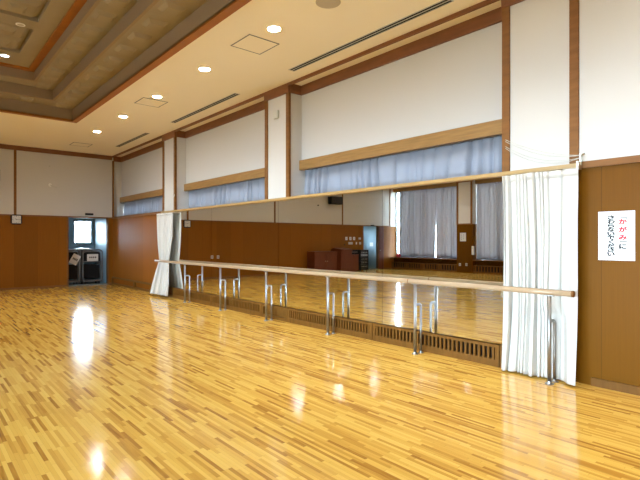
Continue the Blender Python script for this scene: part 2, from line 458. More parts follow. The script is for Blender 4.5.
# ------------------------------------------------------------------ left wall (0 cream, 1 wood)
WZ0 = .62
WTOP = [3.42, 3.42, 3.42, 4.2, 4.2]
b = MB()
for y0, y1 in LPIL:
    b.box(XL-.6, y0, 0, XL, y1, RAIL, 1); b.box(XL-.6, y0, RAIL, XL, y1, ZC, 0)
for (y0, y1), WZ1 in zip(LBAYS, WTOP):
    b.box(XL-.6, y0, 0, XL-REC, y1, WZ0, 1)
    b.box(XL-.6, y0, WZ1, XL-REC, y1, ZC, 0)
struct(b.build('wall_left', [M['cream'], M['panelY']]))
for (y0, y1), WZ1 in zip(LBAYS, WTOP):
    window_yz(XL-.5, y0, y1, WZ0, WZ1, (.25, .5, .75), fw=.05)
    b = MB(); b.box(XL-.44, y0, WZ0-.03, XL-.02, y1, WZ0+.0); trim(b, M['trim'])
    b = MB(); b.box(XL-.30, y0, WZ1-.02, XL-.24, y1, WZ1+.16); trim(b, M['oak'])
    b = MB(); b.box(XL-.02, y0, ZC-.05, XL+.035, y1, ZC); trim(b, M['cornice'])
for y0, y1 in LPIL:
    for ya in (y0, y1-.09):
        b = MB(); b.box(XL-.02, ya, RAIL, XL+.022, ya+.09, ZC-.17); trim(b, M['trim'])
    b = MB(); b.box(XL-.02, y0-.02, ZC-.17, XL+.035, y1+.02, ZC); trim(b, M['cornice'])
    b = MB(); b.box(XL, y0, RAIL-.03, XL+.025, y1, RAIL+.03); trim(b, M['trim'])
# ------------------------------------------------------------------ back wall
b = MB(); b.box(XL-.6, YB-.2, 0, XR, YB, RAIL, 1); b.box(XL-.6, YB-.2, RAIL, XR, YB, ZC, 0)
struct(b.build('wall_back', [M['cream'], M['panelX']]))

# ------------------------------------------------------------------ mirrors
XM = 5.34
KZ = .262
MY = [2.17, 4.81, 7.45, 10.09, 12.73]
mlab = ['tall wall mirror panel beside the sign, partly behind the wide white curtain',
        'wall mirror panel between the two dark joints, reflecting the far cabinets and black rack',
        'wall mirror panel beside the front pilaster sensor, reflecting plain wood panelling',
        'farthest wall mirror panel, reflecting the square clock and the gathered curtain']
for i in range(4):
    b = MB(); b.box(XM, MY[i]+.003, KZ+.012, XR-.002, MY[i+1]-.003, RAIL-.035, 0)
    o = b.build('wall_mirror', [M['mirror'], M['dark']], origin='base')
    tag(o, mlab[i], 'mirror', 'mirror panels along the right wall')
b = MB(); b.box(5.285, 2.05, RAIL-.035, XR-.02, 12.93, RAIL+.012, 0, .006)
ledge = tag(b.build('mirror_ledge', M['ledge'], origin='base'), 'long narrow oak ledge running along the top of the mirrors', 'ledge')
b = MB(); b.box(5.27, 2.035, RAIL-.05, 5.36, 2.055, RAIL+.03); b.box(5.33, 2.03, RAIL+.0, 5.35, 2.05, RAIL+.11)
b.tube([(5.34, 2.04, RAIL+.10), (5.33, 2.0, RAIL+.11), (5.30, 2.0, RAIL+.09)], .006, 8)
b.build('end_bracket', M['brass'], ledge)

# ------------------------------------------------------------------ grille boxes under the mirrors
def grille(y0, y1, label, x=5.315, slots=True, h=KZ, pitch=.062):
    b = MB()
    t = thing('air_grille', label, 'grille', (x+.03, (y0+y1)/2, 0), 'wooden grille boxes under the mirrors' if x > 0 else 'wooden grille boxes under the left windows')
    x1 = XR-.001 if x > 0 else XL-REC+.001
    sgn = 1 if x > 0 else -1
    zl, zh = .085, h-.035
    if not slots: zl, zh = .06, h-.05
    f = MB()
    f.box(x, y0, 0, x1, y1, zl); f.box(x, y0, zh, x1, y1, h)
    f.box(x, y0, zl, x1, y0+.05, zh); f.box(x, y1-.05, zl, x1, y1, zh)
    f.build('frame', M['grille'], t)
    k = MB(); k.box(x+sgn*.058, y0+.05, zl, x+sgn*.064, y1-.05, zh); k.build('backing', M['dark'] if slots else M['grille'], t)
    s = MB()
    if slots:
        n = max(4, int(round((y1-y0-.1)/pitch)))
        for j in range(n):
            yy = y0+.05+(y1-y0-.1)*(j+.5)/n
            s.box(x+sgn*.004, yy-pitch*.22, zl, x+sgn*.03, yy+pitch*.22, zh)
        s.build('slats', M['grille'], t)
    return t
grille(2.12, 2.93, 'plain wooden kick box behind the wide white curtain', slots=False)
grille(2.94, 4.98, 'slatted wooden grille box next to the wide white curtain')
grille(5.00, 7.12, 'slatted wooden grille box just before the pilaster with the small sensor')
grille(7.13, 7.98, 'plain solid kick box between the slatted grilles under the sensor pilaster', slots=False)
grille(7.99, 10.05, 'slatted wooden grille box just past the sensor pilaster')
grille(10.07, 12.15, 'slatted wooden grille box reaching to the gathered far curtain')
grille(12.16, 13.04, 'plain wooden kick box behind the gathered far curtain', slots=False)
grille(13.05, 15.20, 'recessed wooden kick panel just past the gathered curtain', x=5.35, slots=False)
grille(15.21, 17.36, 'recessed wooden kick panel in the corner by the alcove', x=5.35, slots=False)
for k, (y0, y1, lb) in enumerate(((13.25, 14.25, 'slatted grille box seen in the mirror, under the part-open drapes, next to the pilaster'),
                   (14.27, 15.27, 'slatted grille box seen in the mirror, second from the poster pilaster'),
                   (15.29, 16.29, 'slatted grille box seen in the mirror, third from the poster pilaster'),
                   (16.31, 17.35, 'slatted grille box seen in the mirror, in the corner under the bright window gap'),
                   (10.9, 12.36, 'slatted grille box seen in the mirror, under the drapes beside the white box'),
                   (9.4, 10.88, 'slatted grille box seen in the mirror, behind the white curtain edge'))):
    grille(y0, y1, lb, x=XL-.03, h=.36, pitch=.15)

# ------------------------------------------------------------------ curtain boxes and short curtains of the high windows
def pleated(y0, y1, ztop, zbot, xc, amp, pitch, rnd, ny=None, nz=14, xfun=None, yfun=None, thick=.003, gather=.5, crease=False, dens=None):
    """hanging cloth running along y: returns an MB grid"""
    ny = ny or max(40, int((y1-y0)/pitch*10))
    ph = [rnd.uniform(0, 6.28) for _ in range(4)]
    # irregular fold phase
    cum = [0.]
    for i in range(ny):
        cum.append(cum[-1] + (dens(i/ny) if dens else 1)*(1+.55*math.sin(i/ny*23+ph[0])+.3*math.sin(i/ny*61+ph[1])))
    tot = cum[-1]; folds = round((y1-y0)/pitch)
    b = MB()
    for j in range(nz+1):
        v = j/nz; z = ztop+(zbot-ztop)*v
        for i in range(ny+1):
            u = i/ny
            p = cum[i]/tot*folds*2*PI
            a = amp*(gather+(1-gather)*min(1, v*2.0))*(.7+.3*math.sin(u*17+ph[2]))
            if crease:
                w = 1-2*abs(math.sin(p/2+.25*math.sin(v*3+ph[3]+u*9)))**.45
                w += .25*math.sin(p*.37+ph[0]+v)
            else:
                w = math.sin(p)+.35*math.sin(2*p+ph[3]+v*.8)*(1-v*.6)
            x = xc+a*w
            y = y0+(y1-y0)*u + .25*a*math.cos(p)
            if yfun: y = yfun(y, v)
            if xfun: x = x+xfun(y, v, u)
            b.v.append((x, y, z+(.004*math.sin(p*1.0) if j in (0, nz) else 0)))
    for j in range(nz):
        for i in range(ny):
            k = j*(ny+1)+i
            b.f.append((k, k+1, k+ny+2, k+ny+1)); b.mi.append(0); b.sm.append(True)
    return b
def thicken(o, t=.003):
    m = o.modifiers.new('thickness', 'SOLIDIFY'); m.thickness = t; m.offset = 0
    return o
boxlab = ['long oak curtain box over the nearest and widest high window',
          'oak curtain box over the middle high window, between the two inner pilasters',
          'short-looking oak curtain box over the high window in the far corner']
curlab = ['long grey-blue short curtain of the nearest high window, above the mirrors',
          'grey-blue short curtain of the middle high window, between the two inner pilasters',
          'grey-blue short curtain of the high window in the far corner, above bare panelling']
for i, (y0, y1) in enumerate(BAYS):
    b = MB(); b.box(XR+REC-.065, y0+.005, 2.845, XR+REC, y1-.005, 3.03, 0, .004)
    tag(b.build('curtain_box', M['oak'], origin='base'), boxlab[i], 'curtain box', 'oak curtain boxes over the high windows')
    rnd = random.Random(20+i)
    b = pleated(y0+.02, y1-.015, 2.86, 2.325, XR+.385, .058, .205, rnd, ny=int((y1-y0)*90), nz=10, gather=.55, crease=True)
    # lower stitched hem is a slightly doubled cloth: a second layer just behind
    o = thicken(b.build('window_curtain', M['curtainb'], origin=(XR+.375, (y0+y1)/2, 2.32)))
    tag(o, curlab[i], 'curtain', 'short grey-blue curtains of the high windows')
    h = MB(); nyv = int((y1-y0)*90)+1; nzz = 10
    base = 8*nyv
    h.v = [(x+.006, y, z) for (x, y, z) in b.v[base:]]
    for j in range(nzz-8):
        for k in range(nyv-1):
            q = j*nyv+k; h.f.append((q, q+1, q+nyv+1, q+nyv)); h.mi.append(0); h.sm.append(True)
    hm = MB(); hm.v, hm.f, hm.mi, hm.sm = h.v, h.f, h.mi, h.sm
    ho = hm.build('hem', M['curtainb'], o); thicken(ho, .002)

# ------------------------------------------------------------------ drapes of the left windows (seen in the mirror)
def drape(y0, y1, label, seed, yf=None):
    b = pleated(y0, y1, 4.17, .66, XL-.36, .045, .17, random.Random(seed), nz=12, yfun=yf, gather=.6)
    o = thicken(b.build('window_drape', M['drape'], origin=(XL-.36, (y0+y1)/2, .66)))
    tag(o, label, 'curtain', 'floor-length grey drapes of the left windows')
drape(14.66, 17.08, 'grey drape seen in the mirror, next to the bright window strip in the corner', 31, lambda y, v: y+.10*max(0, v-.45)*(17.08-y)/2.42)
drape(13.27, 14.66, 'grey drape seen in the mirror, beside the pilaster with the white poster', 32)
drape(10.30, 12.35, 'grey drape seen in the mirror, beside the white box and the white curtain edge', 33)
drape(8.05, 10.18, 'grey drape seen in the mirror only behind the white curtain', 34)

# ------------------------------------------------------------------ white curtains at both ends of the mirrors
def near_x(y, v, u):
    s = 0
    s += .018*math.sin(u*21+v*4)*v+.012*math.sin(u*8-v*7)
    if y < 2.30: s -= .05*v*v*(2.30-y)/.3           # free edge swings out into the room
    return s
def near_y(y, v):
    c = 2.02
    return c+(y-c)*(1-.05*math.sin(v*PI))
b = pleated(2.02, 2.86, RAIL-.052, .02, 5.238, .058, .070, random.Random(5), ny=260, nz=40, xfun=near_x, yfun=near_y, gather=.6, crease=True, dens=lambda u: .38 if u < .27 else 1.2)
# the barre presses the cloth back
def clear(x, y, z):
    # the cloth is pushed back by the post's brace and by the barre
    x = min(max(x, 5.165), 5.307)
    if z < .80:
        k = max(0, 1-abs(y-2.26)/.16)*min(1, (.80-z)/.12)
        x = max(x, x+(5.275-x)*min(1, k*1.9))
        if abs(y-2.26) < .055 and z < .70: x = max(x, 5.261)
    return x
b.v = [(clear(x, y, z), y, z) for (x, y, z) in b.v]
t = thing('white_curtain', 'wide white pleated curtain hanging at the mirror end beside the sign', 'curtain', (5.27, 2.46, 0), 'white curtains drawn to the mirror ends')
o = thicken(b.build('curtain_panel', M['curtainw'], t), .004)
h = MB()
for j in range(2):
    for i in range(261):
        x, y, z = b.v[i]; h.v.append((x-.004, y, RAIL-.05-.075*j))
for i in range(260): h.f.append((i, i+1, i+262, i+261)); h.mi.append(0); h.sm.append(True)
thicken(h.build('header_tape', M['curtainw'], t), .004)
def far_prof(v):
    """half-width and outward swing down the gathered curtain"""
    w = v*2.28
    if v < .58: k = v/.58; return (.52-.20*k*k, .0-.0*k)
    k = (v-.58)/.42; return (.32+.17*math.sin(k*PI/2), -.17*k)
def far_y(y, v):
    hw, _ = far_prof(v); return 12.55+.12*max(0, (v-.58)) + (y-12.55)/.52*hw
def far_x(y, v, u):
    return far_prof(v)[1]*(.45+.55*u)
b = pleated(12.03, 13.07, RAIL-.052, .06, 5.235, .055, .095, random.Random(9), ny=240, nz=40, xfun=far_x, yfun=far_y, gather=.7, crease=True)
b.v = [(max(min(x, 5.308), 5.155) if .9 < z < 1.02 else min(x, 5.308), y, z) for (x, y, z) in b.v]
t = thing('white_curtain', 'gathered white curtain at the far mirror end, pinched in by the barre', 'curtain', (5.25, 12.55, 0), 'white curtains drawn to the mirror ends')
thicken(b.build('curtain_panel', M['curtainw'], t), .004)
h = MB()
for j in range(2):
    for i in range(241):
        x, y, z = b.v[i]; h.v.append((x-.004, y, RAIL-.05-.075*j))
for i in range(240): h.f.append((i, i+1, i+242, i+241)); h.mi.append(0); h.sm.append(True)
thicken(h.build('header_tape', M['curtainw'], t), .004)
# pull cords
def cord(p, q, sag, label, off):
    b = MB()
    for s in (0, off):
        pts = []
        for i in range(17):
            u = i/16
            P = Vector(p).lerp(Vector(q), u); P.z -= (sag+s*1.2)*4*u*(1-u)+s*(1-u)
            pts.append(P)
        b.tube(pts, .0028, 6)
    tag(b.build('pull_string', M['lgrey'], origin='base'), label, 'string', 'thin curtain cords strung beside the pilasters')
cord((5.372, 2.89, 2.70), (5.357, 2.045, 2.40), .05, 'upper thin cord slung across the bright pilaster above the wide white curtain', .02)
cord((5.372, 2.89, 2.62), (5.357, 2.045, 2.375), .09, 'lower thin cord slung across the bright pilaster above the wide white curtain', .02)
cord((5.372, 12.20, 2.75), (5.35, 12.90, 2.34), .05, 'thin cord slung down the pilaster above the gathered far curtain', .02)

# ------------------------------------------------------------------ ballet barre
XB, ZB = 5.11, .962
t = thing('ballet_barre', 'long round wooden ballet barre on steel posts in front of the mirrors', 'barre', (XB, 7.4, 0))
b = MB(); b.tube([(XB, 2.03+(12.86-2.03)*i/24, ZB) for i in range(25)], .031, 20); rl = b.build('rail', M['rail'], t)
b = MB(); b.lathe((XB, 2.012, ZB), [(.022, 0), (.033, .004), (.033, .022)], 20, axis='y'); b.build('end_cap', M['trim'], t)
b = MB(); b.lathe((XB, 12.854, ZB), [(.033, 0), (.033, .018), (.022, .022)], 20, axis='y'); b.build('end_cap', M['trim'], t)
b = MB(); b.lathe((XB, 4.12, ZB), [(.0316, 0), (.0316, .012)], 20, axis='y'); b.build('joint_ring', M['trim'], t)
for y in (2.26, 4.02, 5.77, 7.52, 9.27, 11.02):
    p = MB(); p.tube([(XB, y, 0.005), (XB, y, .5), (XB, y, ZB-.026)], .0205, 16)
    p.box(XB-.022, y-.045, ZB-.040, XB+.022, y+.045, ZB-.028)
    po = p.build('post', M['steel'], t)
    f = MB(); f.lathe((XB, y, 0), [(.046, 0), (.046, .006), (.026, .012), (.0225, .03)], 20); f.build('foot_flange', M['steel'], po)
    xb = 5.232
    pts = [(XB+.015, y, .655), (xb-.035, y, .655)] + [(xb-.035+.035*math.sin(a*PI/8), y, .62+.035*math.cos(a*PI/8)) for a in range(1, 5)] + [(xb, y, .3), (xb, y, .005)]
    q = MB(); q.tube(pts, .0165, 14); qo = q.build('brace', M['steel'], t)
    f = MB(); f.lathe((xb, y, 0), [(.040, 0), (.040, .006), (.022, .012), (.0185, .028)], 20); f.build('foot_flange', M['steel'], qo)

# ------------------------------------------------------------------ the paper sign
XS = XR-.0005
sy0, sy1, sz0, sz1 = 1.56, 1.89, 1.305, 1.80
t = thing('paper_sign', 'white paper sign with red and black vertical writing on the wood panelling', 'sign', (XS, (sy0+sy1)/2, sz0))
b = MB(); b.box(XS-.002, sy0, sz0, XS, sy1, sz1); b.build('paper', M['paper'], t)
def glyph_mb(items):
    """items: (char, centre y, centre z, width, height) laid on the sign plane"""
    mb = MB()
    for ch, cy, cz, w, h in items:
        cu = bpy.data.curves.new('glyph', 'FONT'); cu.body = ch; cu.size = 1; cu.resolution_u = 3
        ob = bpy.data.objects.new('glyph', cu); COL.objects.link(ob)
        dg = bpy.context.evaluated_depsgraph_get(); me = bpy.data.meshes.new_from_object(ob.evaluated_get(dg))
        if len(me.vertices):
            X = [v.co.x for v in me.vertices]; Y = [v.co.y for v in me.vertices]
            mx_, my_ = (min(X)+max(X))/2, (min(Y)+max(Y))/2
            sx, sy = max(X)-min(X), max(Y)-min(Y)
            kx = w/max(.75, sx); ky = h/max(.75, sy)
            for q, (du, dv) in enumerate(((0, 0), (.05, 0), (-.05, 0), (0, .05), (0, -.05), (.02, .02), (-.02, -.02))):
                n = len(mb.v)
                for v in me.vertices: mb.v.append((XS-.003-.00004*q, cy-(v.co.x-mx_+du)*kx, cz+(v.co.y-my_+dv)*ky))
                for p in me.polygons:
                    mb.f.append(tuple(n+i for i in p.vertices)); mb.mi.append(0); mb.sm.append(False)
        bpy.data.objects.remove(ob); bpy.data.curves.remove(cu); bpy.data.meshes.remove(me)
    return mb
W_, H_ = sy1-sy0, sz1-sz0
yc = lambda fx: sy1-W_*fx
zc = lambda fz: sz1-H_*fz
g = glyph_mb([('か', yc(.68), zc(.215), .066, .050), ('が', yc(.68), zc(.37), .068, .050), ('み', yc(.68), zc(.535), .068, .046)])
g.build('red_lettering', M['inkr'], t)['label'] = 'red lettering'
items = [(c, yc(.36), zc(.125+.083*i), .062, .039) for i, c in enumerate('さわらないでください')]
glyph_mb(items).build('black_lettering', M['inkk'], t)['label'] = 'black lettering of the left column'
g = glyph_mb([('に', yc(.68), zc(.715), .060, .046)])
def bar(y0, y1, z0, z1): g.box(XS-.0032, y0, z0, XS-.0024, y1, z1)
bar(yc(.79), yc(.60), zc(.145), zc(.132)); bar(yc(.79), yc(.775), zc(.17), zc(.145))
bar(yc(.79), yc(.60), zc(.622), zc(.609)); bar(yc(.615), yc(.60), zc(.609), zc(.584))
g.build('black_lettering', M['inkk'], t)['label'] = 'black brackets and last character of the right column'

# ------------------------------------------------------------------ wall fittings
def clock(cx, cz, label):
    t = thing('wall_clock', label, 'clock', (cx, YF, cz-.155))
    f = MB(); f.box(cx-.155, YF-.05, cz-.155, cx+.155, YF-.001, cz+.155, 0, .035); f.build('case', M['blackc'], t)
    d = MB(); d.box(cx-.118, YF-.054, cz-.118, cx+.118, YF-.05, cz+.118, 0, .0015); do = d.build('dial', M['paper'], t)
    k = MB()
    for i in range(12):
        a = i*PI/6; r = .098; px, pz = cx+r*math.sin(a), cz+r*math.cos(a); s = .005 if i % 3 else .008
        k.box(px-s, YF-.0555, pz-s, px+s, YF-.054, pz+s)
    k.build('dial_markings', M['inkk'], do)
    for nm, ang, ln, w in (('hour_hand', 10.25*PI/6, .055, .007), ('minute_hand', 15*PI/30, .085, .005)):
        h = MB(); dx, dz = math.sin(ang), math.cos(ang)
        P = [(cx-dz*w-dx*.015, cz+dx*w-dz*.015), (cx+dz*w-dx*.015, cz-dx*w-dz*.015), (cx+dz*w*.4+dx*ln, cz-dx*w*.4+dz*ln), (cx-dz*w*.4+dx*ln, cz+dx*w*.4+dz*ln)]
        h.face([(p[0], YF-.057, p[1]) for p in P]); h.face([(p[0], YF-.056, p[1]) for p in reversed(P)])
        for q in range(4): h.face([(P[q][0], YF-.057, P[q][1]), (P[(q+1)%4][0], YF-.057, P[(q+1)%4][1]), (P[(q+1)%4][0], YF-.056, P[(q+1)%4][1]), (P[q][0], YF-.056, P[q][1])])
        h.build(nm, M['inkk'], t)
clock(2.53, 2.165, 'square dark-rimmed wall clock at the top of the far panelling')

def px_far(px, py, Y=YF):          # picture point of the photograph on the far wall -> x, z
    tt = (px-320)/480; F = Y/(.7593-.6508*tt); return F*(.6508+.7593*tt), 1.5+(241-py)/480*F
def px_mir(px, py, Y=YF):
    x, z = px_far(px, py, Y); return 2*XM-x, z
# small fittings on the upper far wall
x, z = px_far(50, 185)
t = thing('wall_fitting', 'small pale hook with a short arm on the far upper wall', 'fitting', (x, YF, z-.05))
b = MB(); b.lathe((x, YF-.02, z), [(.05, 0), (.055, .019)], 16, axis='y'); b.build('plate', M['white'], t)
b = MB(); b.tube([(x, YF-.02, z), (x+.06, YF-.06, z-.02), (x+.17, YF-.07, z-.06), (x+.22, YF-.05, z-.06)], .012, 8); b.build('arm', M['lgrey'], t)
x, z = px_far(50, 166)
b = MB(); b.lathe((x, YF-.03, z), [(.018, 0), (.028, .01), (.028, .03)], 14, axis='y'); tag(b.build('wall_peg', M['lgrey'], origin='base'), 'tiny round peg on the far upper wall above the pale hook', 'peg')
x, z = px_far(89, 214.3)
b = MB(); b.box(x-.13, YF-.05, z-.03, x+.13, YF-.001, z+.035, 0, .006); tag(b.build('door_plate', M['black'], origin='base'), 'small black bar-shaped plate above the corner alcove', 'plate', 'black plates above the alcoves')  # a plain black plate rather than a sign, like its mirrored twin
x, z = px_mir(372, 225.5)
b = MB(); b.box(x-.13, YF-.05, z-.03, x+.13, YF-.001, z+.035, 0, .006); tag(b.build('door_plate', M['black'], origin='base'), 'small black plate above the alcove seen only in the mirror', 'plate', 'black plates above the alcoves')
x, z = px_mir(357.5, 206.5)
t = thing('wall_fitting', 'small pale hook seen in the mirror, on the cream wall beside the black monitor', 'fitting', (x, YF, z-.05))
b = MB(); b.lathe((x, YF-.02, z), [(.06, 0), (.065, .019)], 16, axis='y'); b.build('plate', M['lgrey'], t)
b = MB(); b.tube([(x, YF-.02, z), (x-.05, YF-.08, z-.02), (x-.05, YF-.09, z+.04)], .014, 8); b.build('arm', M['lgrey'], t)
x, z = px_mir(318, 205.3)
b = MB(); b.lathe((x, YF-.03, z), [(.02, 0), (.035, .01), (.035, .03)], 14, axis='y'); tag(b.build('wall_peg', M['blackc'], origin='base'), 'tiny dark peg seen in the mirror, on the cream wall near the black monitor', 'peg')
# switch plates beside the mirrored alcove
labs = ['white square switch plate seen in the mirror, nearest the black monitor side', 'white square switch plate seen in the mirror, middle of three', 'white square switch plate seen in the mirror, of three the one nearest the alcove']
for i, px in enumerate((346.3, 350.3, 354.0)):
    x, z = px_mir(px, 238.5)
    t = thing('switch_plate', labs[i], 'switch', (x, YF, z-.08), 'three white switch plates')
    b = MB(); b.box(x-.075, YF-.012, z-.08, x+.075, YF-.001, z+.08, 0, .004); b.build('plate', M['white'], t)
    b = MB(); b.box(x-.03, YF-.018, z-.045, x+.03, YF-.012, z+.045, 0, .003); b.build('rocker', M['lgrey'], t)
for px, py, w, h, lb, m in ((359.6, 238.5, .085, .05, 'small grey plate seen in the mirror, right beside the three white switches', 'lgrey'),
                   (350.4, 243.2, .15, .06, 'wide grey intercom plate seen in the mirror, below the three white switches', 'lgrey'),
                   (356.3, 243.2, .04, .06, 'narrow pale plate seen in the mirror, beside the wide intercom plate', 'white'),
                   (360, 243.2, .07, .06, 'square grey plate seen in the mirror, lowest one next to the alcove', 'lgrey'),
                   (344.6, 244.6, .035, .035, 'tiny black socket seen in the mirror, left below the white switches', 'black')):
    x, z = px_mir(px, py)
    b = MB(); b.box(x-w, YF-.015, z-h, x+w, YF-.001, z+h, 0, .004); tag(b.build('wall_plate', M[m], origin='base'), lb, 'wall plate')
for px, lb in ((212, 'pale outlet on the panelling seen in the mirror, nearer the white curtain'), (218, 'pale outlet on the panelling seen in the mirror, farther from the white curtain')):
    x, z = px_mir(px, 257)
    t = thing('wall_outlet', lb, 'outlet', (x, YF, z-.06))
    b = MB(); b.box(x-.055, YF-.012, z-.065, x+.055, YF-.001, z+.065, 0, .004); b.build('plate', M['lgrey'], t)
    b = MB(); b.box(x-.02, YF-.014, z-.03, x-.008, YF-.012, z+.03); b.box(x+.008, YF-.014, z-.03, x+.02, YF-.012, z+.03); b.build('sockets', M['dark'], t)
# sensor on the front of the pilaster
t = thing('wall_sensor', 'small grey-green box high on the pilaster between the high windows', 'sensor', (XR, 7.57, 3.85))
b = MB(); b.box(XR-.045, 7.50, 3.855, XR-.001, 7.645, 4.01, 0, .008); b.build('case', M['lgrey'], t)
b = MB(); b.box(XR-.05, 7.535, 3.90, XR-.044, 7.61, 3.985, 0, .002); b.build('cover', M['lgrey'], t)
# wall speaker pair (one seen in the mirror)
def wall_speaker(x0, x1, label):
    cx = (x0+x1)/2
    t = thing('wall_speaker', label, 'speaker', (cx, YF-.2, 3.27), 'black wall speakers')
    b = MB(); b.box(x0, YF-.42, 3.27, x1, YF-.14, 3.64, 0, .02); b.build('cabinet', M['blackc'], t)
    b = MB(); b.box(x0+.03, YF-.428, 3.30, x1-.03, YF-.419, 3.61); b.build('grille', M['black'], t)
    b = MB(); b.box(cx-.08, YF-.15, 3.36, cx+.08, YF-.001, 3.56); b.build('bracket', M['black'], t)
wall_speaker(-5.36, -4.60, 'black box speaker seen in the mirror, mounted high on the cream wall')
wall_speaker(1.30, 2.06, 'black box speaker high on the far wall, cut off at the picture edge')

# left pilaster: poster, white box, outlets (seen in the mirror)
def px_left(px, py, X=XL):
    tt = (px-320)/480; Xm = 2*XM-X; F = Xm/(.6508+.7593*tt); return F*(.7593-.6508*tt), 1.5+(241-py)/480*F
y, z = px_left(463, 237)
t = thing('wall_poster', 'white poster seen in the mirror, on the wood pilaster between the drapes', 'poster', (XL, y, z-.2))
b = MB(); b.box(XL+.001, y-.16, z-.2, XL+.004, y+.16, z+.2); b.build('sheet', M['paper'], t)
b = MB()
for k in range(7): b.box(XL+.004, y+.09-(k%2)*.14, z+.13-.045*k, XL+.0045, y-.0-(k%2)*.08+.06, z+.155-.045*k)
b.build('lettering', M['inkk'], t)
y, z = px_left(476.3, 250.5, XL-.02)
t = thing('wall_box', 'white upright box seen in the mirror, beside the second drape', 'box', (XL, 12.33, z-.2))
b = MB(); b.box(XL+.001, 12.27, z-.2, XL+.07, 12.375, z+.2, 0, .008); b.build('case', M['white'], t)
b = MB(); b.box(XL+.07, 12.29, z+.08, XL+.073, 12.355, z+.16); b.build('grille', M['lgrey'], t)
for px, lb in ((460, 'pale outlet seen in the mirror, low on the poster pilaster, nearer the corner window'), (466.5, 'pale outlet seen in the mirror, low on the poster pilaster, nearer the white box')):
    y, z = px_left(px, 264.5)
    t = thing('wall_outlet', lb, 'outlet', (XL, y, z-.06))
    b = MB(); b.box(XL+.001, y-.055, z-.065, XL+.012, y+.055, z+.065, 0, .004); b.build('plate', M['lgrey'], t)
    b = MB(); b.box(XL+.012, y-.02, z-.03, XL+.014, y-.008, z+.03); b.box(XL+.012, y+.008, z-.03, XL+.014, y+.02, z+.03); b.build('sockets', M['dark'], t)
# red bag on the sill (seen in the mirror)
y, z = 16.95, .62
t = thing('red_pouch', 'small dark red pouch seen in the mirror, on the sill of the corner window', 'pouch', (XL-.17, y, z))
b = MB(); b.box(XL-.25, y-.14, z+.001, XL-.09, y+.14, z+.19, 0, .05); b.build('body', M['red'], t)
b = MB(); b.tube([(XL-.17, y-.08, z+.18), (XL-.17, y-.05, z+.26), (XL-.17, y+.05, z+.26), (XL-.17, y+.08, z+.18)], .012, 8); b.build('handle', M['blackc'], t)

# ------------------------------------------------------------------ furniture on the far wall, seen in the mirror
def cabinet(x0, x1, h, label, doors=2, depth=.55):
    y0, y1 = YF-.03-depth, YF-.03
    t = thing('wooden_cabinet', label, 'cabinet', ((x0+x1)/2, (y0+y1)/2, 0))
    b = MB(); b.box(x0, y0+.02, .05, x1, y1, h-.03); b.box(x0+.03, y0+.06, 0, x1-.03, y1-.02, .05); b.build('body', M['mahog'], t)
    b = MB(); b.box(x0-.015, y0-.005, h-.03, x1+.015, y1, h, 0, .006); b.build('top', M['mahog'], t)
    for k in range(doors):
        a = x0+(x1-x0)*k/doors+.008; c = x0+(x1-x0)*(k+1)/doors-.008
        d = MB(); d.box(a, y0, .07, c, y0+.02, h-.05, 0, .004); do = d.build('door', M['mahog'], t)
        kx = c-.05 if k % 2 == 0 else a+.05
        q = MB(); q.lathe((kx, y0-.025, h*.55), [(.016, 0), (.018, .012), (.008, .016), (.008, .025)], 12, axis='y'); q.build('knob', M['brass'], do)
cabinet(-4.83, -3.42, 1.02, 'wide mahogany two-door cabinet seen in the mirror, against the far panelling')
cabinet(-6.26, -5.68, .84, 'low narrow mahogany cabinet seen in the mirror, beside the black equipment rack', doors=1)
# lectern with a sloping reading top
x0, x1 = -5.62, -4.92; y0, y1 = YF-.75, YF-.05
t = thing('lectern', 'tall mahogany lectern with a sloped top seen in the mirror', 'lectern', ((x0+x1)/2, (y0+y1)/2, 0))
b = MB(); b.box(x0, y0, .04, x1, y1, 1.0); b.box(x0+.03, y0+.03, 0, x1-.03, y1-.03, .04); b.build('body', M['mahog'], t)
b = MB()
for z0_, z1_ in ((1.0, 1.0),):
    P = [(y0-.03, 1.0), (y1, 1.0), (y1, 1.10), (y1-.15, 1.16), (y0-.03, 1.10)]
    b.face([(x0-.02, p[0], p[1]) for p in P]); b.face([(x1+.02, p[0], p[1]) for p in reversed(P)])
    for k in range(5):
        p, q = P[k], P[(k+1) % 5]; b.face([(x0-.02, *p), (x1+.02, *p), (x1+.02, *q), (x0-.02, *q)])
b.build('reading_top', M['mahog'], t)
b = MB(); b.box(x0+.08, y0-.012, .14, x1-.08, y0, .9, 0, .005); b.build('front_panel', M['mahog'], t)
# mixer on the low cabinet
t = thing('audio_mixer', 'black mixing console seen in the mirror, on the low mahogany cabinet', 'mixer', (-5.97, YF-.3, .84))
b = MB(); b.box(-6.24, YF-.55, .841, -5.70, YF-.06, 1.06, 0, .01); b.build('case', M['blackc'], t)
for k in range(8):
    b = MB(); b.box(-6.20+.06*k, YF-.556, .92, -6.18+.06*k, YF-.55, .99); b.build('fader', M['grey'], t)
